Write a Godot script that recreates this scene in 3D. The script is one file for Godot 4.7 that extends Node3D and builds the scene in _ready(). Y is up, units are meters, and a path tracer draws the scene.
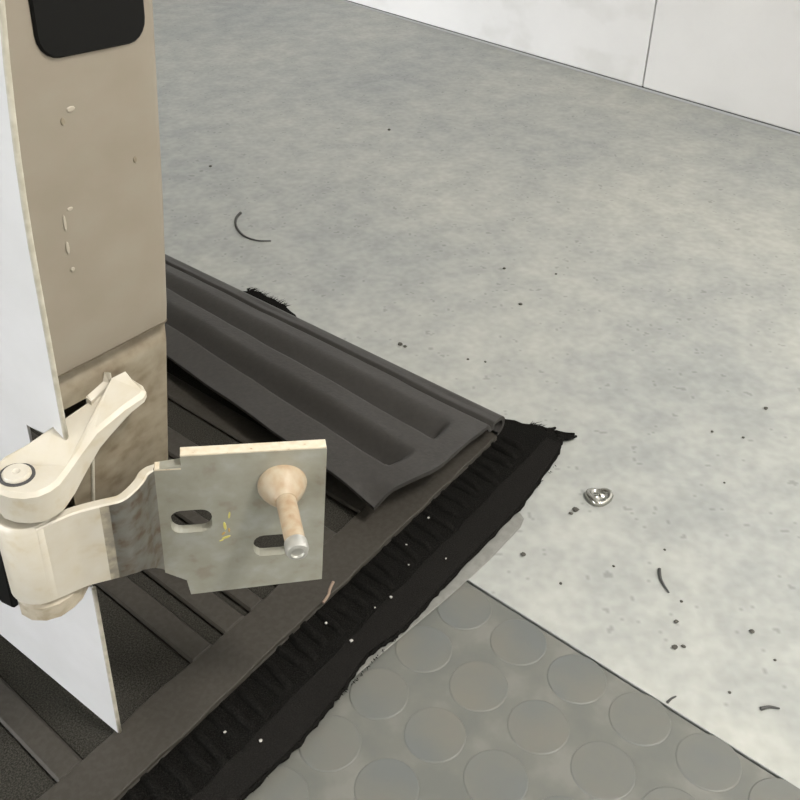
extends Node3D

# ---------- frames of reference (metres) ----------
const CORNER := Vector3(-0.20428, 0.015, -0.37550)          # lower corner of the leaning door, on the mat
const DOOR_X := Vector3(0.58454, -0.04779, -0.80995)        # across the narrow edge of the door
const DOOR_Y := Vector3(0.08168, 0.99666, 0.00014)          # up along the door
const MAT_O := Vector3(0.10916, 0.0, -0.72848)              # far right corner of the ribbed mat
const MAT_R := Vector3(0.76604, 0.0, 0.64279)               # along the ribs of the mat
const MAT_S := Vector3(-0.60182, 0.0, 0.79864)              # along the short border of the mat
const WALL_P := Vector3(0.4937, 0.0, -1.8480)               # foot of the joint in the white wall
const WALL_E := Vector3(0.6652, 0.0, 0.7466)                # along the white wall
const WALL_N := Vector3(-0.7466, 0.0, 0.6652)               # from the white wall into the room
const EDGE_P := Vector3(0.059, 0.0, -0.535)                 # on the edge of the concrete
const EDGE_D := Vector3(0.7547, 0.0, 0.6561)                # along that edge
const ROOM_A := -3.4
const ROOM_B := 2.2
const ROOM_C := 7.0
const ROOM_H := 2.9

var rng := RandomNumberGenerator.new()
var noise := FastNoiseLite.new()
var taken := {}
var M := {}

# ---------- naming ----------
func numbered(called: String) -> String:
	if not taken.has(called):
		taken[called] = 0
		return called
	taken[called] += 1
	return "%s_%03d" % [called, taken[called]]

func tag(o: Node, label: String, category: String, group := "") -> Node:
	o.set_meta("label", label)
	o.set_meta("category", category)
	if group != "":
		o.set_meta("group", group)
	return o

func obj(called: String, mesh: Mesh, m: Material, parent: Node = self) -> MeshInstance3D:
	var o := MeshInstance3D.new()
	o.name = numbered(called) if parent == self else called
	o.mesh = mesh
	o.material_override = m
	o.cast_shadow = GeometryInstance3D.SHADOW_CASTING_SETTING_ON
	parent.add_child(o, true)
	return o

func thing(called: String, at: Vector3, label: String, category: String, group := "") -> Node3D:
	var o := Node3D.new()
	o.name = numbered(called)
	add_child(o)
	o.position = at
	tag(o, label, category, group)
	return o

func structure(o: Node, label: String, category: String) -> Node:
	tag(o, label, category)
	o.set_meta("kind", "structure")
	return o

# ---------- mesh helpers (corners given counter-clockwise from outside) ----------
func begin(smooth := true) -> SurfaceTool:
	var st := SurfaceTool.new()
	st.begin(Mesh.PRIMITIVE_TRIANGLES)
	st.set_smooth_group(0 if smooth else -1)
	return st

func finish(st: SurfaceTool) -> ArrayMesh:
	st.generate_normals()
	return st.commit()

func tri(st: SurfaceTool, a: Vector3, b: Vector3, c: Vector3) -> void:
	for p in [a, c, b]:
		st.set_uv(Vector2(p.x, p.z))
		st.add_vertex(p)

func quad(st: SurfaceTool, a: Vector3, b: Vector3, c: Vector3, d: Vector3) -> void:
	tri(st, a, b, c)
	tri(st, a, c, d)

func grid(st: SurfaceTool, rows: Array) -> void:
	for i in rows.size() - 1:
		var p: Array = rows[i]
		var q: Array = rows[i + 1]
		for j in p.size() - 1:
			quad(st, p[j], p[j + 1], q[j + 1], q[j])

# a solid between two rings of the same number of points; plan is looked at along axis "up"
func slab(top: Array, bottom: Array, bevel: float, up := Vector3.UP) -> ArrayMesh:
	var st := begin(true)
	var n := top.size()
	var ex := Vector3.RIGHT if absf(up.x) < 0.9 else Vector3.BACK
	ex = (ex - up * ex.dot(up)).normalized()
	var ey := up.cross(ex)
	var flat := PackedVector2Array()
	for p in top:
		flat.append(Vector2(p.dot(ex), p.dot(ey)))
	if Geometry2D.is_polygon_clockwise(flat):
		top = top.duplicate()
		bottom = bottom.duplicate()
		top.reverse()
		bottom.reverse()
		flat.reverse()
	var inset := []
	for i in n:
		var a := flat[(i + n - 1) % n]
		var b := flat[i]
		var c := flat[(i + 1) % n]
		var n1 := (b - a).normalized().orthogonal()
		var n2 := (c - b).normalized().orthogonal()
		var m := (n1 + n2)
		m = m.normalized() / maxf(0.5, sqrt(maxf(0.25, (1.0 + n1.dot(n2)) / 2.0)))
		inset.append((ex * -m.x + ey * -m.y))
	# orthogonal() points right of travel for y up: outward for a counter-clockwise ring, so -m goes inward
	var t1 := []
	var t2 := []
	var b1 := []
	var b2 := []
	for i in n:
		t1.append(top[i] + inset[i] * bevel)
		t2.append(top[i] - up * bevel)
		b2.append(bottom[i] + up * bevel)
		b1.append(bottom[i] + inset[i] * bevel)
	var sharp := []
	for i in n:
		var d1 := (flat[i] - flat[(i + n - 1) % n]).normalized()
		var d2 := (flat[(i + 1) % n] - flat[i]).normalized()
		sharp.append(d1.dot(d2) < 0.8)
	var first := maxi(0, sharp.find(true))
	var group := 1
	for k in n:
		var i := (first + k) % n
		var j := (i + 1) % n
		if sharp[i]:
			group += 3
		st.set_smooth_group(group)
		quad(st, b2[i], b2[j], t2[j], t2[i])
		st.set_smooth_group(group + 1)
		quad(st, t2[i], t2[j], t1[j], t1[i])
		st.set_smooth_group(group + 2)
		quad(st, b1[i], b1[j], b2[j], b2[i])
	var idx := Geometry2D.triangulate_polygon(flat)
	for k in range(0, idx.size(), 3):
		var i0 := idx[k]
		var i1 := idx[k + 1]
		var i2 := idx[k + 2]
		if (flat[i1] - flat[i0]).cross(flat[i2] - flat[i0]) < 0:
			var tmp := i1
			i1 = i2
			i2 = tmp
		st.set_smooth_group(-1)
		tri(st, t1[i0], t1[i1], t1[i2])
		tri(st, b1[i0], b1[i2], b1[i1])
	return finish(st)

func box(a: Vector3, b: Vector3, bevel := 0.001) -> ArrayMesh:
	var t := [Vector3(a.x, b.y, a.z), Vector3(b.x, b.y, a.z), Vector3(b.x, b.y, b.z), Vector3(a.x, b.y, b.z)]
	var u := []
	for p in t:
		u.append(Vector3(p.x, a.y, p.z))
	return slab(t, u, bevel)

# profile: (radius, height) turned about the y axis
func lathe(profile: Array, seg := 28, creased := false) -> ArrayMesh:
	var st := begin(true)
	var rows := []
	var group := 0
	for p in profile:
		var row := []
		for k in seg + 1:
			var a := TAU * k / seg
			row.append(Vector3(p.x * cos(a), p.y, -p.x * sin(a)))
		rows.append(row)
	for i in rows.size() - 1:
		if i > 0:
			var d1: Vector2 = (profile[i] - profile[i - 1]).normalized()
			var d2: Vector2 = (profile[i + 1] - profile[i]).normalized()
			if creased or d1.dot(d2) < 0.72:
				group += 1
		st.set_smooth_group(group)
		grid(st, [rows[i], rows[i + 1]])
	return finish(st)

func tube(path: Array, r: float, seg := 6, r_end := -1.0) -> ArrayMesh:
	var st := begin(true)
	var rows := []
	for i in path.size():
		var d: Vector3 = (path[mini(i + 1, path.size() - 1)] - path[maxi(i - 1, 0)]).normalized()
		var u := Vector3.UP if absf(d.y) < 0.9 else Vector3.RIGHT
		u = (u - d * u.dot(d)).normalized()
		var v := d.cross(u)
		var rr := r
		if r_end >= 0.0:
			rr = lerpf(r, r_end, float(i) / (path.size() - 1))
		var row := []
		for k in seg + 1:
			var a := TAU * k / seg
			row.append(path[i] + (u * cos(a) + v * sin(a)) * rr)
		rows.append(row)
	grid(st, rows)
	for e in [0, rows.size() - 1]:
		for k in seg:
			tri(st, path[e], rows[e][k + 1], rows[e][k])
	return finish(st)

func spline(pts: Array, steps := 5) -> Array:
	var out := []
	for i in pts.size() - 1:
		var a = pts[maxi(i - 1, 0)]
		var b = pts[i]
		var c = pts[i + 1]
		var d = pts[mini(i + 2, pts.size() - 1)]
		for k in steps:
			out.append(b.cubic_interpolate(c, a, d, float(k) / steps))
	out.append(pts[-1])
	return out

func mm(b: float, t: float, w: float) -> Vector3:       # door millimetres: across, up, inward
	return Vector3(b, t, -w) * 0.001

func on_mat(r: float, s: float, y: float) -> Vector3:   # mat millimetres, height in metres
	return MAT_O + MAT_R * r * 0.001 + MAT_S * s * 0.001 + Vector3.UP * y

func on_room(a: float, c: float, y := 0.0) -> Vector3:
	return WALL_P + WALL_E * a + WALL_N * c + Vector3.UP * y

# ---------- materials ----------
func srgb(r: float, g: float, b: float) -> Color:
	return Color(r / 255.0, g / 255.0, b / 255.0)

func noise_tex(frequency: float, seed_: int, ramp_: Array, size := 512, octaves := 5, kind := FastNoiseLite.TYPE_SIMPLEX_SMOOTH) -> NoiseTexture2D:
	var t := NoiseTexture2D.new()
	var f := FastNoiseLite.new()
	f.seed = seed_
	f.noise_type = kind
	f.frequency = frequency
	f.fractal_octaves = octaves
	t.noise = f
	t.width = size
	t.height = size
	t.seamless = true
	t.normalize = true
	if ramp_.size() > 0:
		var g := Gradient.new()
		var offs := PackedFloat32Array()
		var cols := PackedColorArray()
		for e in ramp_:
			offs.append(e[0])
			cols.append(e[1])
		g.offsets = offs
		g.colors = cols
		t.color_ramp = g
	return t

func surface(tex: Texture2D, scale_: float, rough: float, metal := 0.0, bump: Texture2D = null, bump_cm := 0.0) -> StandardMaterial3D:
	var m := StandardMaterial3D.new()
	m.albedo_texture = tex
	m.uv1_triplanar = true
	m.uv1_world_triplanar = true
	m.uv1_scale = Vector3.ONE * scale_
	m.roughness = rough
	m.metallic = metal
	if bump != null:
		m.heightmap_enabled = true
		m.heightmap_texture = bump
		m.heightmap_scale = bump_cm
	return m

func flat_material(c: Color, rough: float, metal := 0.0) -> StandardMaterial3D:
	var m := StandardMaterial3D.new()
	m.albedo_color = c
	m.roughness = rough
	m.metallic = metal
	return m

func two_tone(a: Color, b: Color, lo := 0.3, hi := 0.7) -> Array:
	return [[lo, a], [hi, b]]

func concrete_texture() -> ImageTexture:
	var n := 1024
	var big := FastNoiseLite.new()
	big.seed = 11
	big.frequency = 0.0042
	big.fractal_octaves = 4
	big.domain_warp_enabled = true
	big.domain_warp_amplitude = 45.0
	big.domain_warp_frequency = 0.006
	var mid := FastNoiseLite.new()
	mid.seed = 5
	mid.frequency = 0.036
	mid.fractal_octaves = 5
	var fine := FastNoiseLite.new()
	fine.seed = 23
	fine.frequency = 0.16
	fine.fractal_octaves = 3
	var data := PackedByteArray()
	data.resize(n * n * 3)
	var i := 0
	for y in n:
		for x in n:
			var v := big.get_noise_2d(x, y)
			var w := mid.get_noise_2d(x, y)
			var g := fine.get_noise_2d(x, y)
			var l := 160.0 + v * 13.0 + w * 12.0 + g * 10.0
			if g > 0.52 and w < 0.0:
				l -= 26.0
			var warm := clampf(0.5 + v * 0.8 + w * 0.4, 0.0, 1.0)
			data[i] = int(clampf(l + warm * 2.0 - 3.0, 0, 255))
			data[i + 1] = int(clampf(l, 0, 255))
			data[i + 2] = int(clampf(l - 2.5 - warm * 4.0, 0, 255))
			i += 3
	return ImageTexture.create_from_image(Image.create_from_data(n, n, false, Image.FORMAT_RGB8, data))

func make_materials() -> void:
	var grain := noise_tex(0.05, 3, [], 512, 5)
	var fuzz := noise_tex(0.16, 8, [], 512, 4)
	# concrete: one computed picture over 2.7 metres of floor
	var c := StandardMaterial3D.new()
	c.albedo_texture = concrete_texture()
	c.uv1_triplanar = true
	c.uv1_world_triplanar = true
	c.uv1_scale = Vector3.ONE / 2.7
	c.uv1_offset = Vector3(0.5, 0.0, 0.99)
	c.roughness = 0.62
	M.concrete = c
	M.concrete_plain = flat_material(srgb(150, 148, 142), 0.8)
	M.coin = surface(noise_tex(0.011, 41, [[0.2, srgb(98, 101, 99)], [0.5, srgb(103, 104, 98)], [0.8, srgb(107, 106, 98)]], 512, 5), 1.6, 0.45, 0.0, grain, 0.01)
	M.coin_base = surface(noise_tex(0.016, 43, [[0.25, srgb(97, 99, 94)], [0.55, srgb(103, 104, 98)], [0.78, srgb(113, 113, 107)]], 512, 5), 2.2, 0.5, 0.0, grain, 0.01)
	M.joint = flat_material(srgb(92, 86, 76), 0.9)
	M.wall = surface(noise_tex(0.009, 17, [[0.18, srgb(220, 220, 219)], [0.34, srgb(236, 236, 237)], [0.8, srgb(241, 241, 242)]], 512, 5), 0.9, 0.45)
	M.room_wall = flat_material(srgb(226, 225, 221), 0.7)
	M.ceiling = flat_material(srgb(232, 232, 229), 0.8)
	M.dark_gap = flat_material(srgb(70, 70, 70), 0.9)
	M.skin = surface(noise_tex(0.012, 29, two_tone(srgb(211, 211, 211), srgb(217, 217, 218))), 3.0, 0.3)
	M.beige = surface(noise_tex(0.012, 31, [[0.15, srgb(134, 126, 111)], [0.5, srgb(138, 129, 115)], [0.85, srgb(140, 133, 119)]], 512, 6), 5.0, 0.5)
	M.beige_grime_shade = surface(noise_tex(0.02, 37, [[0.1, srgb(105, 92, 74)], [0.4, srgb(126, 116, 97)], [0.8, srgb(138, 130, 113)]], 512, 6), 7.0, 0.6)  # brown grime of the lower panel, with its shade mixed into the tones
	M.hem = surface(noise_tex(0.02, 38, two_tone(srgb(172, 167, 151), srgb(194, 190, 176))), 9.0, 0.45)
	M.cream = surface(noise_tex(0.014, 53, [[0.08, srgb(186, 175, 151)], [0.3, srgb(194, 187, 171)], [0.8, srgb(198, 193, 181)]], 512, 5), 8.0, 0.32)
	M.chip = flat_material(srgb(166, 158, 143), 0.5)
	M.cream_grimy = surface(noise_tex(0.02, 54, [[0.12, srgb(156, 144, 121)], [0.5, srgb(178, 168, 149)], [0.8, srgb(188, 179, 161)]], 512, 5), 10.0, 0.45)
	M.zinc = surface(noise_tex(0.014, 61, [[0.1, srgb(150, 143, 127)], [0.3, srgb(161, 159, 145)], [0.6, srgb(168, 167, 154)], [0.85, srgb(176, 177, 169)]], 512, 5), 6.0, 0.42, 0.3)
	M.zinc_edge = surface(noise_tex(0.03, 62, [[0.08, srgb(150, 118, 90)], [0.22, srgb(206, 193, 168)], [0.7, srgb(214, 205, 186)]], 512, 5), 9.0, 0.45)
	M.rusty = surface(noise_tex(0.02, 67, [[0.1, srgb(160, 134, 106)], [0.5, srgb(174, 157, 132)], [0.9, srgb(180, 169, 149)]], 512, 4), 9.0, 0.5)
	M.bright_steel = flat_material(srgb(205, 204, 198), 0.3, 0.7)
	M.bare_steel = surface(noise_tex(0.02, 91, [[0.2, srgb(128, 112, 98)], [0.45, srgb(150, 147, 140)], [0.8, srgb(160, 159, 154)]], 512, 5), 8.0, 0.34, 0.85)
	M.worn = surface(noise_tex(0.03, 92, two_tone(srgb(140, 135, 124), srgb(178, 169, 150))), 8.0, 0.4, 0.3)  # tone between cream and steel, painted for the shading along the strap
	M.yellow = flat_material(srgb(208, 198, 110), 0.35)
	M.amber = flat_material(srgb(196, 160, 92), 0.35)
	M.black_plastic = flat_material(srgb(24, 24, 23), 0.5)
	M.rubber = surface(noise_tex(0.03, 71, two_tone(srgb(58, 55, 49), srgb(63, 60, 55))), 9.0, 0.55, 0.0, grain, 0.02)
	M.rubber_under = surface(noise_tex(0.03, 72, two_tone(srgb(51, 49, 47), srgb(56, 54, 51))), 8.0, 0.58, 0.0, grain, 0.02)
	M.insert = surface(noise_tex(0.10, 73, two_tone(srgb(40, 39, 36), srgb(72, 70, 64), 0.2, 0.8)), 11.0, 0.9, 0.0, fuzz, 0.08)
	M.pile = surface(noise_tex(0.12, 74, two_tone(srgb(15, 15, 14), srgb(38, 37, 35), 0.25, 0.8)), 10.0, 0.95, 0.0, fuzz, 0.12)
	M.binding = surface(noise_tex(0.12, 76, two_tone(srgb(26, 25, 24), srgb(39, 38, 36), 0.25, 0.8)), 10.0, 0.95, 0.0, fuzz, 0.06)
	M.board = surface(noise_tex(0.03, 75, two_tone(srgb(118, 118, 113), srgb(128, 128, 123))), 5.0, 0.5)
	M.pile.metallic_specular = 0.08
	M.binding.metallic_specular = 0.08
	M.insert.metallic_specular = 0.12
	M.rubber.metallic_specular = 0.35
	M.black_plastic.metallic_specular = 0.2
	M.grit = flat_material(srgb(72, 70, 64), 0.8)
	M.fibre = flat_material(srgb(62, 62, 60), 0.6)
	M.crumb = flat_material(srgb(176, 174, 168), 0.6)
	M.thread = flat_material(srgb(140, 122, 106), 0.7)
	M.cap = flat_material(srgb(170, 169, 162), 0.2, 0.95)

# ---------- setting ----------
func room_corners() -> PackedVector2Array:
	var p := PackedVector2Array()
	for e in [[ROOM_A, 0.0], [ROOM_B, 0.0], [ROOM_B, ROOM_C], [ROOM_A, ROOM_C]]:
		var q := on_room(e[0], e[1])
		p.append(Vector2(q.x, q.z))
	return p

func sheet(poly: PackedVector2Array, top: float, bottom: float, bevel := 0.0005) -> ArrayMesh:
	var t := []
	var b := []
	for q in poly:
		t.append(Vector3(q.x, top, q.y))
		b.append(Vector3(q.x, bottom, q.y))
	return slab(t, b, bevel)

func room_box(a0: float, a1: float, c0: float, c1: float, y0: float, y1: float, bevel := 0.0008) -> ArrayMesh:
	var t := []
	var b := []
	for e in [[a0, c0], [a1, c0], [a1, c1], [a0, c1]]:
		t.append(on_room(e[0], e[1], y1))
		b.append(on_room(e[0], e[1], y0))
	return slab(t, b, bevel)

func build_floor() -> void:
	var far := Vector2(0.6561, -0.7547)      # from the edge towards the concrete
	var e := Vector2(EDGE_P.x, EDGE_P.z)
	var d := Vector2(EDGE_D.x, EDGE_D.z)
	var half := PackedVector2Array([e - d * 9.0, e + d * 9.0, e + d * 9.0 + far * 9.0, e - d * 9.0 + far * 9.0])
	var concrete: PackedVector2Array = Geometry2D.intersect_polygons(room_corners(), half)[0]
	var joint := PackedVector2Array()        # the rubber stops a little short of the concrete
	for q in half:
		joint.append(q - far * 0.0016)
	var rest: PackedVector2Array = Geometry2D.clip_polygons(room_corners(), joint)[0]
	var o := obj("floor", sheet(concrete, 0.0, -0.06, 0.0004), M.concrete)
	structure(o, "pale grey mottled concrete floor reaching to the white wall", "floor")
	var coin := obj("floor", sheet(rest, -0.0011, -0.006), M.coin_base)
	structure(coin, "grey rubber flooring with round flat studs beside the concrete", "floor")
	obj("joint_bed", sheet(Geometry2D.clip_polygons(room_corners(), half)[0], -0.0062, -0.06), M.joint, coin)
	# round studs on a square lattice, the ones around the view
	var prof := [Vector2(0.0234, 0.0), Vector2(0.0231, 0.0005), Vector2(0.0223, 0.0008), Vector2(0.0, 0.0008)]
	var stud := lathe(prof, 24, true)
	var a := Vector2(0.04213, 0.03541)
	var b := Vector2(-0.03541, 0.04213)
	for j in 11:
		for i in range(-11, 15):
			var c := Vector2(0.05470, -0.50418) + a * i + b * j
			var s := obj("round_stud", stud, M.coin, coin)
			s.position = Vector3(c.x, -0.0012, c.y)
			s.rotation.y = rng.randf() * TAU

func build_walls() -> void:
	var back := Node3D.new()
	back.name = numbered("wall_back")
	add_child(back)
	structure(back, "white wall of smooth boards with one upright joint", "wall")
	obj("backing", room_box(ROOM_A, ROOM_B, -0.16, -0.012, 0.0, ROOM_H), M.dark_gap, back)
	var x := -3.6
	while x < ROOM_B:
		var x0 := maxf(x + 0.0022, ROOM_A)
		var x1 := minf(x + 1.2 - 0.0022, ROOM_B)
		if x1 > x0:
			obj("wall_panel", room_box(x0, x1, -0.012, 0.0, 0.006, ROOM_H, 0.0015), M.wall, back)
		x += 1.2
	structure(obj("wall_left", room_box(ROOM_A - 0.12, ROOM_A, -0.16, ROOM_C + 0.12, 0.0, ROOM_H), M.room_wall), "plain white side wall behind the door", "wall")
	structure(obj("wall_right", room_box(ROOM_B, ROOM_B + 0.12, -0.16, ROOM_C + 0.12, 0.0, ROOM_H), M.room_wall), "plain white side wall past the studded flooring", "wall")
	# front wall with a wide gateway to the yard, behind the viewer
	var front := Node3D.new()
	front.name = numbered("wall_front")
	add_child(front)
	structure(front, "white wall with a wide open gateway", "wall")
	obj("pier", room_box(ROOM_A, -3.0, ROOM_C, ROOM_C + 0.12, 0.0, ROOM_H), M.room_wall, front)
	obj("pier", room_box(1.6, ROOM_B, ROOM_C, ROOM_C + 0.12, 0.0, ROOM_H), M.room_wall, front)
	obj("lintel", room_box(-3.0, 1.6, ROOM_C, ROOM_C + 0.12, 2.7, ROOM_H), M.room_wall, front)
	structure(obj("ceiling", room_box(ROOM_A - 0.12, ROOM_B + 0.12, -0.16, ROOM_C + 0.12, ROOM_H, ROOM_H + 0.1), M.ceiling), "plain white ceiling", "ceiling")
	structure(obj("yard", room_box(-9.0, 9.0, ROOM_C + 0.12, ROOM_C + 9.0, -0.06, -0.01), M.concrete_plain), "plain concrete yard outside the gateway", "ground")

func added_hung_lamp(at: Vector3, size: Vector2, energy: float, color: Color, label: String) -> void:
	var turn := atan2(-WALL_E.z, WALL_E.x)
	var t := thing("added_hanging_lamp", at, label, "lamp")  # unseen lamp, added low so the near floor comes out brighter
	t.rotation.y = turn
	obj("housing", box(Vector3(-size.x / 2 - 0.02, -0.045, -size.y / 2 - 0.02), Vector3(size.x / 2 + 0.02, 0.0, size.y / 2 + 0.02), 0.004), M.ceiling, t)
	var glow := StandardMaterial3D.new()
	glow.albedo_color = Color(0.9, 0.9, 0.9)
	glow.emission_enabled = true
	glow.emission = color
	glow.emission_energy_multiplier = 1.2
	obj("diffuser", box(Vector3(-size.x / 2, -0.055, -size.y / 2), Vector3(size.x / 2, -0.045, size.y / 2), 0.002), glow, t)
	var l := AreaLight3D.new()
	l.name = "lamp_light"
	l.area_size = size
	l.light_energy = energy
	l.light_color = color
	l.shadow_enabled = true
	l.area_range = 12.0
	l.rotation.x = -PI / 2
	l.position.y = -0.06
	t.add_child(l)
	for sx in [-1, 1]:  # rods made to carry the added lamp
		obj("rod", tube([Vector3(sx * size.x * 0.4, -0.004, 0), Vector3(sx * size.x * 0.4, ROOM_H - at.y, 0)], 0.006, 8), M.ceiling, t)

# ---------- the door ----------
func bend(t: float) -> float:            # the outer skin curves inwards higher up
	var d := maxf(0.0, t - 0.38)
	return 0.46 * d * d if d < 0.12 else 0.0066 + (d - 0.12) * 0.11

func edge_width(t: float) -> float:
	var k := [[0.0, 52.0], [0.165, 68.0], [0.217, 73.0], [0.317, 81.0], [0.389, 85.0], [0.488, 88.5], [1.0, 122.0]]
	for i in k.size() - 1:
		if t <= k[i + 1][0]:
			return lerpf(k[i][1], k[i + 1][1], (t - k[i][0]) / (k[i + 1][0] - k[i][0])) * 0.001
	return 0.1

func panel_mesh(t0: float, t1: float, dt: float, lower: bool) -> ArrayMesh:
	var st := begin(true)
	var rows := []
	var t := t0
	while true:
		var row := []
		var w := edge_width(t)
		var x0 := bend(t) + 0.0012
		var z := 0.0
		if lower:
			var d := 0.3155 - t
			z = -0.0075 * smoothstep(0.0, 0.003, d) + 0.0050 * smoothstep(0.004, 0.014, d)
		else:
			z = -0.0012 * (1.0 - smoothstep(0.0, 0.006, t - 0.3155))
		var r := 0.006
		for i in 13:
			var b := lerpf(x0, w - r, i / 12.0)
			var dent := noise.get_noise_2d(b * 900.0, t * 500.0) * 0.0007
			row.append(Vector3(b, t, z + dent))
		for i in range(1, 6):
			var a := i / 5.0 * PI / 2
			row.append(Vector3(w - r + r * sin(a), t, z * (1.0 - i / 5.0) - r + r * cos(a)))
		row.append(Vector3(w, t, -0.02))
		rows.append(row)
		if t >= t1 - 1e-5:
			break
		t = minf(t + dt, t1)
	for i in rows.size() - 1:
		for j in rows[0].size() - 1:
			var c: Vector3 = (rows[i][j] + rows[i + 1][j + 1]) * 0.5
			if lower and c.x > 0.0 and c.x < 0.0225 and c.y > 0.262 and c.y < 0.2925 and j < 12:
				continue       # the opening that the hinge arm passes through
			quad(st, rows[i][j], rows[i][j + 1], rows[i + 1][j + 1], rows[i + 1][j])
	return finish(st)

func build_door() -> void:
	var d := thing("vehicle_door", CORNER, "white vehicle door leaning upright with a beige narrow edge, standing on the ribbed mat", "vehicle door")
	d.transform = Transform3D(Basis(DOOR_X, DOOR_Y, DOOR_X.cross(DOOR_Y)), CORNER)
	# outer skin with the notch for the hinge
	var st := begin(true)
	var ts := [0.0, 0.05, 0.1, 0.156, 0.157, 0.2, 0.25, 0.2685, 0.274, 0.3]
	while ts[-1] < 0.99:
		ts.append(ts[-1] + 0.02)
	var deep := -0.95
	for i in ts.size() - 1:
		var t0: float = ts[i]
		var t1: float = ts[i + 1]
		var z0 := 0.0
		var z1 := 0.0
		if t0 >= 0.1565 and t1 <= 0.2686:
			z0 = -0.034
			z1 = -0.034
		elif absf(t0 - 0.2685) < 1e-4:
			z0 = -0.030
		var a := Vector3(bend(t0), t0, z0)
		var b := Vector3(bend(t1), t1, z1)
		var c := Vector3(bend(t1), t1, deep)
		var e := Vector3(bend(t0), t0, deep)
		var k := Vector3(0.0016, 0, 0)
		st.set_smooth_group(1)
		quad(st, e, a, b, c)
		quad(st, a + k, e + k, c + k, b + k)
		st.set_smooth_group(-1)
		quad(st, a, a + k, b + k, b)
		quad(st, c, c + k, e + k, e)
		if i == 0 or i == 3 or i == 6 or i == 7:
			quad(st, e, e + k, a + k, a)
			quad(st, b, b + k, c + k, c)
	obj("outer_skin", finish(st), M.skin, d)
	# folded hem along the corner, above and below the hinge
	for span in [[0.2745, 0.99], [0.001, 0.156]]:
		var path := []
		var t: float = span[0]
		while t < span[1]:
			path.append(Vector3(bend(t) + 0.0013, t, 0.0004))
			t += 0.02
		path.append(Vector3(bend(span[1]) + 0.0013, span[1], 0.0004))
		obj("hem", tube(path, 0.0015, 8), M.hem, d)
	obj("edge_panel", panel_mesh(0.3155, 0.99, 0.01, false), M.beige, d).set_meta("label", "beige painted narrow edge panel")
	obj("lower_edge_panel", panel_mesh(0.163, 0.3155, 0.0035, true), M.beige_grime_shade, d).set_meta("label", "grimy beige edge panel behind the hinge with its shade in the colour")
	# back, bottom and end sheets that close the door
	st = begin(false)
	var prev := []
	for t in [0.163, 0.3, 0.5, 0.75, 0.99]:
		var row := [Vector3(edge_width(t), t, -0.0195), Vector3(edge_width(t), t, deep), Vector3(bend(t) + 0.0016, t, deep)]
		if prev.size() > 0:
			grid(st, [prev, row])
		prev = row
	obj("inner_panel", finish(st), M.beige, d)
	obj("bottom_sheet", box(Vector3(0.002, 0.161, deep), Vector3(0.062, 0.163, -0.008), 0.0004), M.beige_grime_shade, d)
	obj("top_sheet", box(Vector3(bend(0.99) + 0.002, 0.988, deep), Vector3(edge_width(0.99) - 0.001, 0.99, -0.008), 0.0004), M.beige, d)
	# upright pressed seam on the lower panel
	obj("pressed_seam", tube([mm(19.5, 270, 2.0), mm(16.5, 248, 2.0), mm(13.0, 222, 2.0), mm(10.0, 195, 2.0)], 0.0011, 8), M.hem, d)
	# black latch plug
	var ring := []
	var low := []
	for q in [[69.0, 482.0, 0.0], [69.0, 560.0, 0.25], [31.0, 560.0, 0.5], [31.0, 482.0, 0.75]]:
		for k in 6:
			var a: float = -PI / 2 + TAU * q[2] + k / 5.0 * PI / 2
			var p := Vector3((q[0] + 10.5 * cos(a)) * 0.001, (q[1] + 10.5 * sin(a)) * 0.001, 0.0)
			p.y += (p.x - 0.05) * -0.02
			ring.append(p + Vector3(0, 0, 0.0014))
			low.append(p - Vector3(0, 0, 0.006))
	var plug := obj("latch_plug", slab(ring, low, 0.0009, Vector3.BACK), M.black_plastic, d)
	plug.set_meta("label", "black rounded plastic plug")
	# black rubber buffer behind the hinge knuckle
	var bt := []
	var bb := []
	for q in [[96.0, 68.0], [110.0, 63.0], [114.0, 65.0], [116.0, 71.0], [110.0, 136.0], [102.0, 158.0], [90.0, 158.0]]:
		bt.append(mm(-5.0, q[1], q[0]))
		bb.append(mm(0.5, q[1], q[0]))
	obj("rubber_buffer", slab(bt, bb, 0.0012, Vector3.LEFT), M.black_plastic, d).set_meta("label", "black rubber buffer")
	# paint blisters and chips on the edge panel
	for q in [[20.5, 384.0, 1.1, 3.6, 0], [21.0, 397.0, 0.9, 4.5, 0], [25.0, 403.0, 1.8, 1.0, 0], [21.5, 372.0, 1.3, 1.3, 0], [33.0, 449.0, 2.4, 1.4, 0], [28.0, 444.5, 1.3, 1.9, 1], [66.0, 416.0, 1.3, 1.7, 1]]:
		var bl := obj("paint_chip", lathe([Vector2(0.001, 0.0), Vector2(0.0008, 0.00035), Vector2(0.0, 0.0005)], 8), M.chip if q[4] == 0 else M.beige_grime_shade, d)
		bl.transform = Transform3D(Basis(Vector3(q[2], 0, 0), Vector3(0, 0, 1), Vector3(0, -q[3], 0)), mm(q[0], q[1], -0.2))
	build_hinge(d.transform)

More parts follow.
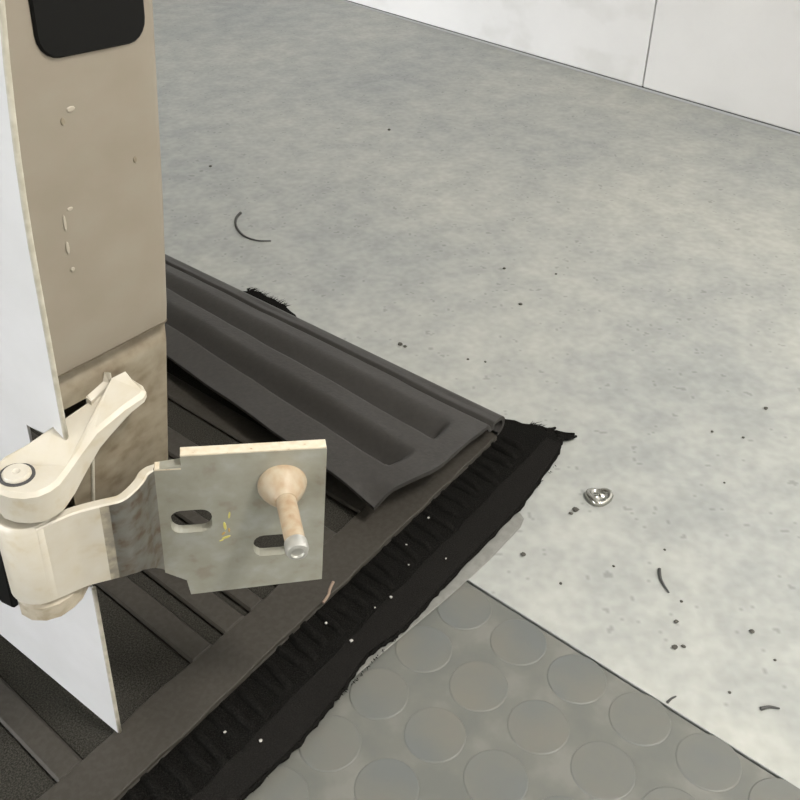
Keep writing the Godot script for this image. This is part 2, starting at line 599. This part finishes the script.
func build_hinge(frame: Transform3D) -> void:
	var h := thing("door_hinge", CORNER, "cream painted steel hinge with a bare slotted plate, fixed to the door edge", "hinge")
	h.transform = frame
	# upper arm: knuckle eye and strap running up to the edge panel
	var pts := [[-6.7, 268, -12.1], [-17.4, 268, -17.2], [-24.0, 268, -18.0], [-30.5, 268, -16.6], [-36.0, 268, -12.5], [-40.0, 268, -6.5], [-41.8, 268, 0.0], [-40.6, 268, 7.5], [-36.5, 268, 14.0], [-31.0, 268, 19.0], [-24.0, 268, 22.0], [-13.7, 268, 21.8], [-3.3, 268, 19.0], [1.5, 268, 14.0],
		[8.9, 275, 9.8], [15.3, 283, 6.1], [19.1, 289, 3.8], [30.7, 293.2, -0.5], [33.1, 296, -0.5], [33.4, 300.6, -0.5], [44.1, 300.4, -0.8], [45.6, 296.1, -4], [49.4, 291.3, -8], [49.0, 288.6, -11], [46.0, 287.2, -12.2], [32.9, 285.8, -12], [13.8, 280.4, -11], [2.8, 273.2, -11]]
	var top := []
	var low := []
	for p in pts:
		top.append(mm(p[0], p[1], p[2]))
		low.append(mm(p[0], p[1] - clampf(22.0 - (p[0] + 8.0) * 0.32, 7.5, 22.0), p[2]))
	obj("upper_arm", slab(top, low, 0.0022), M.cream, h).set_meta("label", "cream painted hinge arm with a round eye")
	# tab that clamps the arm to the panel
	obj("clamp_tab", slab([mm(19, 294, 2.5), mm(31, 297.5, 2.5), mm(33, 303, 2.5), mm(35, 303, -0.6), mm(33.5, 296, -0.6), mm(20, 292, -0.6)], [mm(19, 286, 2.5), mm(31, 286, 2.5), mm(33, 288, 2.5), mm(35, 288, -0.6), mm(33.5, 286, -0.6), mm(20, 286, -0.6)], 0.0007), M.cream, h)
	# lower lug under the leaf
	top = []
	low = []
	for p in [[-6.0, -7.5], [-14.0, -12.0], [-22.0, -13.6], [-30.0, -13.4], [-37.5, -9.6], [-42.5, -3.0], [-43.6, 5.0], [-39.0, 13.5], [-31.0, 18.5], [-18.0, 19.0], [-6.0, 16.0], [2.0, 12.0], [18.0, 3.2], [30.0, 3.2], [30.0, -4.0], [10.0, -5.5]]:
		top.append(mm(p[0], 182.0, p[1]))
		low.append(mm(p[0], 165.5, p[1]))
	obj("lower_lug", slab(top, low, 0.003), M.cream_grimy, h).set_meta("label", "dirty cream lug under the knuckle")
	# pin through the knuckles with its head in a dark ring
	var axis := mm(-28.4, 0, 3)
	var pin := obj("hinge_pin", lathe([Vector2(0.006, 0.160), Vector2(0.0074, 0.2685), Vector2(0.0074, 0.2695), Vector2(0.0064, 0.2706), Vector2(0.0022, 0.2708), Vector2(0.0016, 0.2702), Vector2(0.0, 0.2701)], 28), M.cream, h)
	pin.position = axis
	var ring := obj("pin_groove", lathe([Vector2(0.0075, 0.2678), Vector2(0.0075, 0.2686), Vector2(0.0092, 0.2686), Vector2(0.0092, 0.2678)], 32), M.dark_gap, pin)
	ring.set_meta("label", "dark ring around the pin head")
	# barrel of the swinging leaf
	var barrel := obj("leaf_barrel", lathe([Vector2(0.0, 0.1835), Vector2(0.015, 0.1835), Vector2(0.017, 0.185), Vector2(0.017, 0.2405), Vector2(0.0150, 0.2428), Vector2(0.0, 0.2428)], 36), M.cream, h)
	barrel.position = axis
	# strap from the barrel to the plate
	var fr := spline([Vector2(-33.5, -13.2), Vector2(-28.0, -14.2), Vector2(-21.5, -15.2), Vector2(-12.5, -16.5), Vector2(0.3, -22.0), Vector2(10.7, -27.6), Vector2(20, -27.4), Vector2(30, -24.6), Vector2(35.5, -21.8), Vector2(40.2, -21.6)], 5)
	var tops := [242.0, 242.0, 241.5, 240.5, 240, 240, 240, 240, 240, 240]
	var bots := [185.0, 184, 183, 181.5, 180, 180, 176, 167, 160, 154]
	var st := begin(true)
	var rows := []
	for i in fr.size():
		var a: Vector2 = fr[maxi(i - 1, 0)]
		var b: Vector2 = fr[mini(i + 1, fr.size() - 1)]
		var nn: Vector2 = Vector2(-(b - a).y, (b - a).x).normalized()     # inward, away from the viewer
		var k := i / 5.0
		var k0 := int(k)
		var k1 := mini(k0 + 1, 9)
		var tt: float = lerpf(tops[k0], tops[k1], k - k0)
		var bo: float = lerpf(bots[k0], bots[k1], k - k0)
		var f: Vector2 = fr[i]
		var g: Vector2 = f + nn * 6.2
		if i == fr.size() - 1:
			g = f + Vector2(0.688, 0.726) * 6.2
		rows.append([mm(f.x, bo, f.y), mm(f.x, tt - 0.8, f.y), mm(f.x + nn.x * 0.8, tt, f.y + nn.y * 0.8), mm(g.x - nn.x * 0.8, tt, g.y - nn.y * 0.8), mm(g.x, tt - 0.8, g.y), mm(g.x, bo, g.y), mm(f.x, bo, f.y)])
	var bare := begin(true)
	var worn := begin(true)  # in-between strip: gradual shading into the bend, put in as colour
	for j in 6:
		st.set_smooth_group(j + 1)
		bare.set_smooth_group(j + 1)
		worn.set_smooth_group(j + 1)
		for i in rows.size() - 1:
			var on_top := j >= 1 and j <= 3
			quad(st if i < 20 or on_top else (worn if i < 22 else bare), rows[i][j], rows[i + 1][j], rows[i + 1][j + 1], rows[i][j + 1])
	obj("fade_strip", finish(worn), M.worn, h).set_meta("label", "strip of in-between tone painted for the shading from cream into the bend")
	obj("strap_neck", finish(bare), M.bare_steel, h).set_meta("label", "bare dark steel bend of the leaf")
	obj("leaf_strap", finish(st), M.cream, h).set_meta("label", "curved cream steel strap of the swinging leaf")
	# the plate: front at local z = 0, cut by two slots
	var plate := Node3D.new()
	plate.name = "mounting_plate"
	plate.set_meta("label", "bare grey steel plate with two slots")
	h.add_child(plate)
	plate.transform = Transform3D(Basis(Vector3(0.7259, 0, 0.6878), Vector3.UP, Vector3(-0.6878, 0, 0.7259)), mm(54.7, 250, -35.3))
	var outline := [Vector2(-20, -10), Vector2(-20, -98), Vector2(-7, -107), Vector2(-5, -121), Vector2(81.7, -117), Vector2(81.3, -1.5), Vector2(79.5, 0), Vector2(-4.5, 0), Vector2(-4.5, -8)]
	var slots := [slot(Vector2(-1, -54), 12.5, 9.6), slot(Vector2(48.5, -80.5), 12.0, 9.4)]
	obj("plate_body", plate_mesh(outline, slots, 7.0), M.zinc, plate)
	# painted upper rim of the plate
	var rim_t := []
	var rim_b := []
	for q in [[-4.6, 0.15], [81.0, 0.15], [81.0, -7.15], [-4.6, -7.15]]:
		rim_t.append(Vector3(q[0], 0.5, q[1]) * 0.001)
		rim_b.append(Vector3(q[0], -1.3, q[1]) * 0.001)
	obj("plate_rim", slab(rim_t, rim_b, 0.0004), M.zinc_edge, plate).set_meta("label", "chipped cream painted rim")
	var lip := []
	var lip_b := []
	for q in [[-20.0, 0.15], [-4.6, 0.15], [-4.6, -7.15], [-20.0, -7.15]]:
		lip.append(Vector3(q[0], -9.6, q[1]) * 0.001)
		lip_b.append(Vector3(q[0], -11.2, q[1]) * 0.001)
	obj("shoulder_rim", slab(lip, lip_b, 0.0004), M.zinc_edge, plate)
	# bolt
	var bolt := Node3D.new()
	bolt.name = "bolt"
	bolt.set_meta("label", "rust stained bolt with a round collar")
	h.add_child(bolt)
	bolt.transform = plate.transform * Transform3D(Basis(Vector3.RIGHT, PI / 2) * Basis(Vector3.BACK, -0.07), Vector3(0.0545, -0.0270, 0.0))
	obj("collar", lathe([Vector2(0.0150, -0.0005), Vector2(0.0152, 0.0018), Vector2(0.0143, 0.0045), Vector2(0.0122, 0.0085), Vector2(0.0095, 0.0125), Vector2(0.0066, 0.0160), Vector2(0.0, 0.0165)], 32), M.rusty, bolt)
	obj("shank", lathe([Vector2(0.0062, 0.012), Vector2(0.0060, 0.051), Vector2(0.0, 0.051)], 24), M.rusty, bolt)
	obj("bolt_tip", lathe([Vector2(0.0066, 0.0505), Vector2(0.0068, 0.056), Vector2(0.0060, 0.0585), Vector2(0.0040, 0.0590), Vector2(0.0036, 0.0575), Vector2(0.0, 0.0575)], 24), M.bright_steel, bolt)
	# smears of yellow marking paint
	for q in [[19.5, -70.0, 5.2, 1.5, 0, 0.35], [18.0, -66.5, 3.0, 1.3, 1, 0.9], [19.0, -60.0, 1.6, 6.0, 0, 0.1], [22.0, -51.0, 1.1, 5.0, 0, -0.1], [16.5, -72.5, 2.6, 0.9, 0, 0.4], [21.5, -64.0, 0.9, 3.4, 1, 0.0]]:
		var sm := obj("paint_smear", lathe([Vector2(0.001, 0.0), Vector2(0.0009, 0.0002), Vector2(0.0, 0.00028)], 9), M.yellow if q[4] == 0 else M.amber, plate)
		var rot := Basis(Vector3.BACK, q[5])
		sm.transform = Transform3D(Basis(rot * Vector3(q[2] * 0.6, 0, 0), Vector3(0, 0, 1), rot * Vector3(0, -q[3] * 0.6, 0)), Vector3(q[0], q[1], 0.0) * 0.001)

func slot(c: Vector2, half: float, r: float) -> Array:
	var p := []       # counter-clockwise from the right end
	var cr := 6.5
	for q in [[1, -1, 0.0], [1, 1, 0.25], [-1, 1, 0.5], [-1, -1, 0.75]]:
		for k in 5:
			var a: float = -PI / 2 + TAU * q[2] + k / 4.0 * PI / 2
			p.append(c + Vector2(q[0] * (half - cr), q[1] * (r - cr)) + Vector2(cos(a), sin(a)) * cr)
	return p

func plate_mesh(outline: Array, slots: Array, thick: float) -> ArrayMesh:
	var st := begin(false)
	var pieces := []
	var rest := PackedVector2Array(outline)
	var left := rest
	# cut the outline into upright strips at the slots
	var x_cuts := [-200.0]
	for s in slots:
		var lo := 1e9
		var hi := -1e9
		for p in s:
			lo = minf(lo, p.x)
			hi = maxf(hi, p.x)
		x_cuts.append_array([lo + 0.01, hi - 0.01])
	x_cuts.append(300.0)
	for i in x_cuts.size() - 1:
		var strip := PackedVector2Array([Vector2(x_cuts[i], -300), Vector2(x_cuts[i + 1], -300), Vector2(x_cuts[i + 1], 100), Vector2(x_cuts[i], 100)])
		for piece in Geometry2D.intersect_polygons(left, strip):
			if i % 2 == 1:
				for q in Geometry2D.clip_polygons(piece, PackedVector2Array(slots[(i - 1) / 2])):
					pieces.append(q)
			else:
				pieces.append(piece)
	for q in pieces:
		var idx := Geometry2D.triangulate_polygon(q)
		for k in range(0, idx.size(), 3):
			var a: Vector2 = q[idx[k]]
			var b: Vector2 = q[idx[k + 1]]
			var c: Vector2 = q[idx[k + 2]]
			if (b - a).cross(c - a) < 0:
				var tmp := b
				b = c
				c = tmp
			tri(st, Vector3(a.x, a.y, 0) * 0.001, Vector3(b.x, b.y, 0) * 0.001, Vector3(c.x, c.y, 0) * 0.001)
			tri(st, Vector3(a.x, a.y, -thick) * 0.001, Vector3(c.x, c.y, -thick) * 0.001, Vector3(b.x, b.y, -thick) * 0.001)
	for loop in [outline] + slots:
		for i in loop.size():
			var a: Vector2 = loop[i]
			var b: Vector2 = loop[(i + 1) % loop.size()]
			quad(st, Vector3(a.x, a.y, -thick) * 0.001, Vector3(b.x, b.y, -thick) * 0.001, Vector3(b.x, b.y, 0) * 0.001, Vector3(a.x, a.y, 0) * 0.001)
	return finish(st)

# ---------- carpet and mat ----------
func mat_slab(r0: float, r1: float, s0: float, s1: float, y0: float, y1: float, wob := 0.0, bevel := 0.0008) -> ArrayMesh:
	var ring := []
	var step := 12.0
	var sides := [[Vector2(r0, s0), Vector2(r1, s0)], [Vector2(r1, s0), Vector2(r1, s1)], [Vector2(r1, s1), Vector2(r0, s1)], [Vector2(r0, s1), Vector2(r0, s0)]]
	for e in sides:
		var n := maxi(1, int((e[1] - e[0]).length() / step)) if wob > 0.0 else 1
		for k in n:
			var p: Vector2 = e[0].lerp(e[1], float(k) / n)
			p += Vector2(noise.get_noise_2d(p.x * 0.9, p.y * 0.9 + 50.0), noise.get_noise_2d(p.x * 0.9 + 300.0, p.y * 0.9)) * wob
			ring.append(p)
	var t := []
	var b := []
	for p in ring:
		t.append(on_mat(p.x, p.y, y1))
		b.append(on_mat(p.x, p.y, y0))
	return slab(t, b, bevel)

func build_carpet() -> void:
	var label := "black worn carpet with a frayed edge sticking out from under the ribbed mat"
	var c := Node3D.new()
	c.name = numbered("carpet")
	add_child(c)
	tag(c, label, "carpet")
	var outer := [[-44, 50], [-11, 60], [73, 70], [194, 67], [262, 68], [298, 60], [335, 65], [390, 69], [447, 65], [560, 66], [780, 68]]
	var ring := []
	for i in outer.size() - 1:
		var n := 14
		for k in n:
			var p := Vector2(outer[i][1], outer[i][0]).lerp(Vector2(outer[i + 1][1], outer[i + 1][0]), float(k) / n)
			p.x += rng.randf_range(-1.1, 1.1)
			ring.append(p)
	ring.append(Vector2(68, 780))
	ring.append(Vector2(-800, 780))
	ring.append(Vector2(-800, -20))
	for k in 90:
		var r := lerpf(-790, 42, k / 90.0)
		var bump := 0.0
		if r > -440 and r < -290:
			bump = 20.0 * smoothstep(-440.0, -415.0, r) * (1.0 - smoothstep(-385.0, -290.0, r))
		var corner := 22.0 * smoothstep(-40.0, 42.0, r)
		ring.append(Vector2(r, -18.0 - bump - corner + rng.randf_range(-2.0, 2.0)))
	var t := []
	var b := []
	for p in ring:
		t.append(on_mat(p.x, p.y, 0.0062))
		b.append(on_mat(p.x, p.y, 0.0017))
	obj("carpet_sheet", slab(t, b, 0.0012), M.pile, c)
	# flat binding along the outer side
	t = []
	b = []
	for i in range(-2, 60):
		var q := 12.0 * i
		t.append(Vector2(38.0 + noise.get_noise_2d(q * 3.0, 9.0) * 3.0, q))
	for i in range(59, -3, -1):
		var q := 12.0 * i
		var k := 0
		while k < outer.size() - 2 and outer[k + 1][0] < q:
			k += 1
		var o: float = lerpf(outer[k][1], outer[k + 1][1], clampf((q - outer[k][0]) / (outer[k + 1][0] - outer[k][0]), 0.0, 1.0))
		t.append(Vector2(o - 2.0, maxf(q, -36.0 - (60.0 - o) * 0.1)))
	var bt := []
	for p in t:
		bt.append(on_mat(p.x, maxf(p.y, -36.0), 0.0070))
		b.append(on_mat(p.x, maxf(p.y, -36.0), 0.0058))
	obj("binding", slab(bt, b, 0.0004), M.binding, c).set_meta("label", "flat binding strip of the carpet edge")
	# ridges of pile across the outer strip
	var s := 6.0
	while s < 600.0:
		var w := rng.randf_range(3.6, 4.8)
		var r0 := rng.randf_range(-6.0, 3.0)
		var r1 := rng.randf_range(27.0, 38.0)
		var lean := rng.randf_range(-3.5, 3.5)
		var hgt := rng.randf_range(0.0032, 0.0055)
		var st := begin(true)
		var rows := []
		for k in 6:
			var r := lerpf(r0, r1, k / 5.0)
			var ss := s + lean * k / 5.0 + rng.randf_range(-0.8, 0.8)
			var hh: float = hgt * [0.5, 1.0, 1.05, 0.95, 0.8, 0.1][k]
			rows.append([on_mat(r, ss - w, 0.0055), on_mat(r, ss - w * 0.55, 0.0062 + hh * 0.8), on_mat(r, ss, 0.0062 + hh), on_mat(r, ss + w * 0.55, 0.0062 + hh * 0.8), on_mat(r, ss + w, 0.0055)])
		grid(st, rows)
		obj("pile_ridge", finish(st), M.pile, c)
		s += rng.randf_range(13.0, 17.0)
	# loose fibres of the frayed edges, too fine to count
	var fr := begin(true)
	for k in 420:
		var p: Vector2
		var dir: Vector2
		if k < 150:
			p = Vector2(rng.randf_range(-432, -362), -30.0 + rng.randf_range(-6, 0))
			dir = Vector2(rng.randf_range(-0.7, 0.7), -1.0)
		elif k < 270:
			p = Vector2(rng.randf_range(10, 42), -32.0 + rng.randf_range(-4, 10))
			dir = Vector2(rng.randf_range(-0.2, 1.0), -0.7)
		else:
			var q := rng.randf() * 460.0
			p = Vector2(65.0, q)
			dir = Vector2(1.0, rng.randf_range(-0.8, 0.8))
		dir = dir.normalized()
		var ln := rng.randf_range(4.0, 15.0) * (1.0 if k < 270 else 0.22)
		var side := Vector2(-dir.y, dir.x) * 0.55
		var y := rng.randf_range(0.001, 0.005)
		var e := p + dir * ln
		var up := Vector3(0, 0.0009, 0)
		var a1 := on_mat(p.x + side.x, p.y + side.y, y)
		var a2 := on_mat(p.x - side.x, p.y - side.y, y)
		var a3 := on_mat(p.x, p.y, y) + up
		var tip := on_mat(e.x, e.y, rng.randf_range(0.0008, 0.006))
		tri(fr, a1, tip, a3)
		tri(fr, a3, tip, a2)
		tri(fr, a2, tip, a1)
	obj("frayed_fibres", finish(fr), M.pile, c).set_meta("kind", "stuff")
	# the two thick twisted tufts at the torn corner
	for q in [[[40, -38], [50, -43], [57, -50]], [[30, -34], [34, -40], [36, -46]], [[44, -34], [54, -38], [60, -46]], [[42, -38], [52, -41], [61, -48]]]:
		var path := []
		for e in q:
			path.append(on_mat(e[0], e[1], 0.0042))
		obj("torn_tuft", tube(spline(path, 3), 0.0036, 7, 0.0012), M.pile, c)

func flap_point(q: float, c: float) -> Vector3:
	# q runs along the fold (0 far left, 1 right end); c < 0 round the fold, 0..1 over the flap
	var r_end := -20.0 * smoothstep(0.55, 1.0, c) + 3.0 * sin(PI * clampf(c, 0.0, 1.0))
	var r := lerpf(-760.0, r_end, q)
	var s: float
	var y: float
	if c < 0.0:
		var a := c / -0.3                     # 1 at the lower sheet, 0 at the top of the fold
		var ang := PI / 2 + a * PI
		s = 15.0 + 13.0 * cos(ang)
		y = 0.0255 + 0.0115 * sin(ang)
	else:
		var s_end := 195.0 + (r + 19.0) * 0.09
		s = lerpf(15.0, s_end, c)
		y = lerpf(0.037, 0.044, c) + 0.010 * sin(PI * c)
		# ribs of the underside: slow slopes ending in a sharp step
		var ends := 1.0 - smoothstep(-40.0, -27.0, r - r_end)
		var g := 0.0
		g -= 0.0060 * (smoothstep(0.055, 0.075, c) - smoothstep(0.085, 0.11, c))
		g -= 0.0200 * ends * (smoothstep(0.20, 0.42, c) - smoothstep(0.428, 0.448, c))
		g -= 0.0190 * ends * (smoothstep(0.56, 0.74, c) - smoothstep(0.756, 0.776, c))
		y += g
		y += noise.get_noise_2d(r * 0.35, c * 60.0) * 0.0022
		y -= 0.006 * smoothstep(0.85, 1.0, c) * smoothstep(-70.0, -15.0, r)
	return on_mat(r, s, y)

func build_mat() -> void:
	var m := Node3D.new()
	m.name = numbered("ribbed_mat")
	add_child(m)
	tag(m, "dark grey ribbed rubber mat folded over along one side, lying on the black carpet", "mat")
	obj("backing", mat_slab(-760, -1, 14, 780, 0.0066, 0.0092), M.rubber, m)
	obj("border", mat_slab(-42, 0, 14, 780, 0.0100, 0.0146, 2.6, 0.0007), M.rubber, m)
	var bands := [[30, 60], [95, 125], [160, 190], [222, 250], [286, 300], [318, 334], [340, 363], [376, 398], [501, 522], [630, 652]]
	for i in bands.size():
		obj("rib", mat_slab(-760, -41, bands[i][0], bands[i][1], 0.0100, 0.0144, 0.0, 0.0020), M.rubber, m)
	for i in bands.size():
		var s0: float = bands[i][1]
		var s1: float = bands[i + 1][0] if i + 1 < bands.size() else 780.0
		obj("insert_panel", mat_slab(-760, -43, s0 + 1.0, s1 - 1.0, 0.0090, 0.0106, 0.0, 0.0004), M.insert, m).set_meta("label", "fibrous sunken panel between ribs")
	# the folded side
	var st := begin(true)
	var cs := []
	for k in 13:
		cs.append(-0.3 + 0.3 * k / 13.0)
	for k in 101:
		cs.append(k / 100.0)
	var qs := []
	for k in 40:
		qs.append(pow(k / 40.0, 0.6) * 0.93)
	for k in 21:
		qs.append(0.93 + 0.07 * k / 20.0)
	var upper := []
	var under := []
	for c in cs:
		var r1 := []
		var r2 := []
		for q in qs:
			var p := flap_point(q, c)
			var n := (flap_point(q, c + 0.004) - flap_point(q, c - 0.004)).cross(MAT_R).normalized()
			if c < 0.0 and c > -0.012:
				n = Vector3(n.x, absf(n.y), n.z)
			r1.append(p)
			r2.append(p - n * 0.0045 if n.dot(Vector3.UP) > 0.0 or c < 0.0 else p + n * 0.0045)
		upper.append(r1)
		under.append(r2)
	st.set_smooth_group(1)
	grid(st, upper)
	st.set_smooth_group(2)
	var back := under.duplicate()
	back.reverse()
	grid(st, back)
	st.set_smooth_group(3)
	for i in cs.size() - 1:
		var e := qs.size() - 1
		quad(st, upper[i][e], under[i][e], under[i + 1][e], upper[i + 1][e])
		quad(st, under[i][0], upper[i][0], upper[i + 1][0], under[i + 1][0])
	st.set_smooth_group(4)
	var l := cs.size() - 1
	for j in qs.size() - 1:
		quad(st, upper[l][j], upper[l][j + 1], under[l][j + 1], under[l][j])
	obj("folded_side", finish(st), M.rubber_under, m).set_meta("label", "folded over side showing the grooved underside")

# ---------- small things ----------
func blob(r: float, seed_: int, flat := 0.6) -> ArrayMesh:
	var g := RandomNumberGenerator.new()
	g.seed = seed_
	var st := begin(false)
	var rows := []
	for i in 5:
		var a := PI * i / 4.0
		var row := []
		for k in 8:
			var rr := r * g.randf_range(0.7, 1.15)
			row.append(Vector3(cos(TAU * k / 7.0) * sin(a) * rr, cos(a) * r * flat + r * flat, sin(TAU * k / 7.0) * sin(a) * rr))
		row[7] = row[0]
		rows.append(row)
	grid(st, rows)
	return finish(st)

func build_small() -> void:
	# metal cap on the concrete
	var st := begin(true)
	var rows := []
	for e in [[1.0, 0.0], [1.04, 2.5], [0.96, 5.0], [0.78, 6.4], [0.62, 5.2], [0.5, 3.0], [0.34, 4.2], [0.0, 5.4]]:
		var row := []
		for k in 19:
			var ph := TAU * (k % 18) / 18.0
			var rr: float = e[0] * 0.0122 * (1.0 + 0.09 * sin(3.0 * ph + 0.6) + 0.07 * cos(2.0 * ph))
			row.append(Vector3(cos(ph) * rr, e[1] * 0.001 * (1.0 + 0.22 * sin(2.0 * ph + 1.0)), -sin(ph) * rr))
		rows.append(row)
	grid(st, rows)
	var cap := obj("metal_cap", finish(st), M.cap)
	cap.position = Vector3(0.192, 0.0002, -0.638)
	tag(cap, "small shiny crumpled metal cap on the concrete near the torn carpet corner", "cap")
	# curled bristles
	var curls := [
		[[[-0.243, -1.268], [-0.247, -1.250], [-0.243, -1.222], [-0.228, -1.192], [-0.207, -1.177], [-0.186, -1.175]], 0.0022, "long curled dark bristle lying on the concrete beyond the mat fold"],
		[[[0.2295, -0.546], [0.2280, -0.536], [0.2290, -0.528], [0.2315, -0.519]], 0.0016, "short bent dark bristle on the concrete near the metal cap"],
		[[[0.2740, -0.4048], [0.2810, -0.4064], [0.2885, -0.4050]], 0.0016, "short straight dark bristle on the concrete near the studded flooring"],
		[[[0.2045, -0.4105], [0.2085, -0.4140], [0.2125, -0.4160]], 0.0012, "tiny dark bristle at the edge of the studded flooring"]]
	for c in curls:
		var path := []
		for p in c[0]:
			path.append(Vector3(p[0], c[1] * 0.9, p[1]))
		tag(obj("bristle", tube(spline(path, 5), c[1], 6, c[1] * 0.4), M.fibre), c[2], "bristle")
	var th := []
	for e in [[-6, 268], [-3, 276], [0, 281], [2, 290]]:
		th.append(on_mat(e[0], e[1], 0.0158))
	tag(obj("thread", tube(spline(th, 4), 0.0013, 6), M.thread), "short pale thread lying over the mat border below the slotted plate", "thread")
	# grit
	var spots := [[0.0, -0.906, 3.6], [0.006, -0.902, 2.6], [0.167, -0.621, 3.6], [0.162, -0.617, 2.2], [0.230, -0.488, 2.4], [0.223, -0.462, 2.8], [0.230, -0.463, 2.0], [0.290, -0.478, 2.3], [0.155, -1.0, 2.8], [0.111, -0.564, 2.6], [0.143, -1.095, 2.4], [0.212, -1.08, 1.9], [0.10, -0.87, 1.8], [0.08, -0.875, 1.8],
		[0.24, -0.51, 1.5], [0.30, -0.45, 1.3], [0.255, -0.42, 1.3], [0.40, -0.78, 2.6], [0.33, -0.74, 1.8], [0.36, -0.73, 1.8], [-0.02, -1.62, 3.4], [0.19, -0.55, 1.5], [0.32, -0.66, 1.4], [0.14, -0.53, 1.6], [0.24, -0.57, 1.4], [-0.32, -1.45, 3.0]]
	for i in spots.size():
		var o := obj("grit", blob(spots[i][2] * 0.001, 100 + i, 0.45), M.grit)
		o.position = Vector3(spots[i][0], 0.0, spots[i][1])
		var at := Vector2(spots[i][0], spots[i][1])
		var where := "tiny dark grit crumb on the open concrete towards the white wall"
		if at.distance_to(Vector2(0.192, -0.638)) < 0.05:
			where = "tiny dark grit crumb on the concrete right beside the metal cap"
		elif at.distance_to(Vector2(0.0, -0.89)) < 0.13:
			where = "tiny dark grit crumb on the concrete close to the mat fold"
		elif at.distance_to(Vector2(0.23, -0.53)) < 0.05:
			where = "tiny dark grit crumb on the concrete close to the bent bristle"
		elif at.y > -0.47:
			where = "tiny dark grit crumb on the concrete near the studded flooring"
		elif at.y > -0.58 and at.x < 0.2:
			where = "tiny dark grit crumb on the concrete beside the underlay sheet corner"
		elif at.y > -0.8:
			where = "tiny dark grit crumb on the concrete well away from the metal cap and bristles"
		tag(o, where, "grit", "grit crumbs on the concrete")
	# pale crumbs on the black carpet strip
	var cr := [[40, 245, 1.9], [14, 190, 1.5], [10, 150, 1.5], [30, 207, 1.2], [14, 300, 1.6], [42, 300, 2.0], [20, 420, 1.4], [46, 408, 1.8], [36, 262, 1.1], [52, 180, 1.2]]
	for i in cr.size():
		var o := obj("pale_crumb", blob(cr[i][2] * 0.0008, 300 + i, 0.6), M.crumb)
		o.position = on_mat(cr[i][0], cr[i][1], 0.0085)
		tag(o, "tiny pale crumb lying on the black carpet strip", "crumb", "pale crumbs on the carpet")

func build_board() -> void:
	var t := []
	var b := []
	for p in [[-500, 84], [60, 84], [72, 83], [78, 87], [81, 98], [80, 150], [76, 200], [70, 250], [62, 320], [50, 380], [-500, 380]]:
		t.append(on_mat(p[0], p[1], 0.0016))
		b.append(on_mat(p[0], p[1], 0.0002))
	tag(obj("underlay_sheet", slab(t, b, 0.0005), M.board), "light grey thin underlay sheet with a rounded corner showing beside the carpet", "sheet")

func _ready() -> void:
	rng.seed = 7
	noise.seed = 2
	noise.frequency = 0.02
	noise.fractal_octaves = 3
	# camera
	var cam := Camera3D.new()
	cam.name = "camera"
	add_child(cam)
	cam.position = Vector3(0, 0.6, 0)
	cam.rotation_degrees = Vector3(-37.0, 0, 0)
	cam.fov = rad_to_deg(2.0 * atan(400.0 / 900.0))
	cam.near = 0.01
	cam.current = true
	# daylight from an overcast sky through the gateway, and an added lamp hung low out of view
	var we := WorldEnvironment.new()
	we.name = "environment"
	var env := Environment.new()
	env.background_mode = Environment.BG_SKY
	var sky := Sky.new()
	var ps := ProceduralSkyMaterial.new()
	ps.sky_top_color = srgb(230, 232, 236)
	ps.sky_horizon_color = srgb(236, 235, 233)
	ps.ground_bottom_color = srgb(120, 120, 118)
	ps.ground_horizon_color = srgb(180, 180, 178)
	ps.sky_energy_multiplier = 2.8
	ps.ground_energy_multiplier = 1.4
	sky.sky_material = ps
	env.sky = sky
	env.ambient_light_source = Environment.AMBIENT_SOURCE_DISABLED
	env.tonemap_mode = Environment.TONE_MAPPER_LINEAR
	env.tonemap_exposure = 1.0
	env.sdfgi_enabled = true
	env.ssao_enabled = true
	env.ssil_enabled = true
	we.environment = env
	add_child(we)
	make_materials()
	added_hung_lamp(Vector3(0.95, 2.05, -0.02), Vector2(0.6, 0.3), 4.9, Color(1.0, 0.98, 0.952), "added unseen flat white lamp hung low to brighten the near floor")
	build_floor()
	build_walls()
	build_board()
	build_carpet()
	build_mat()
	build_door()
	build_small()
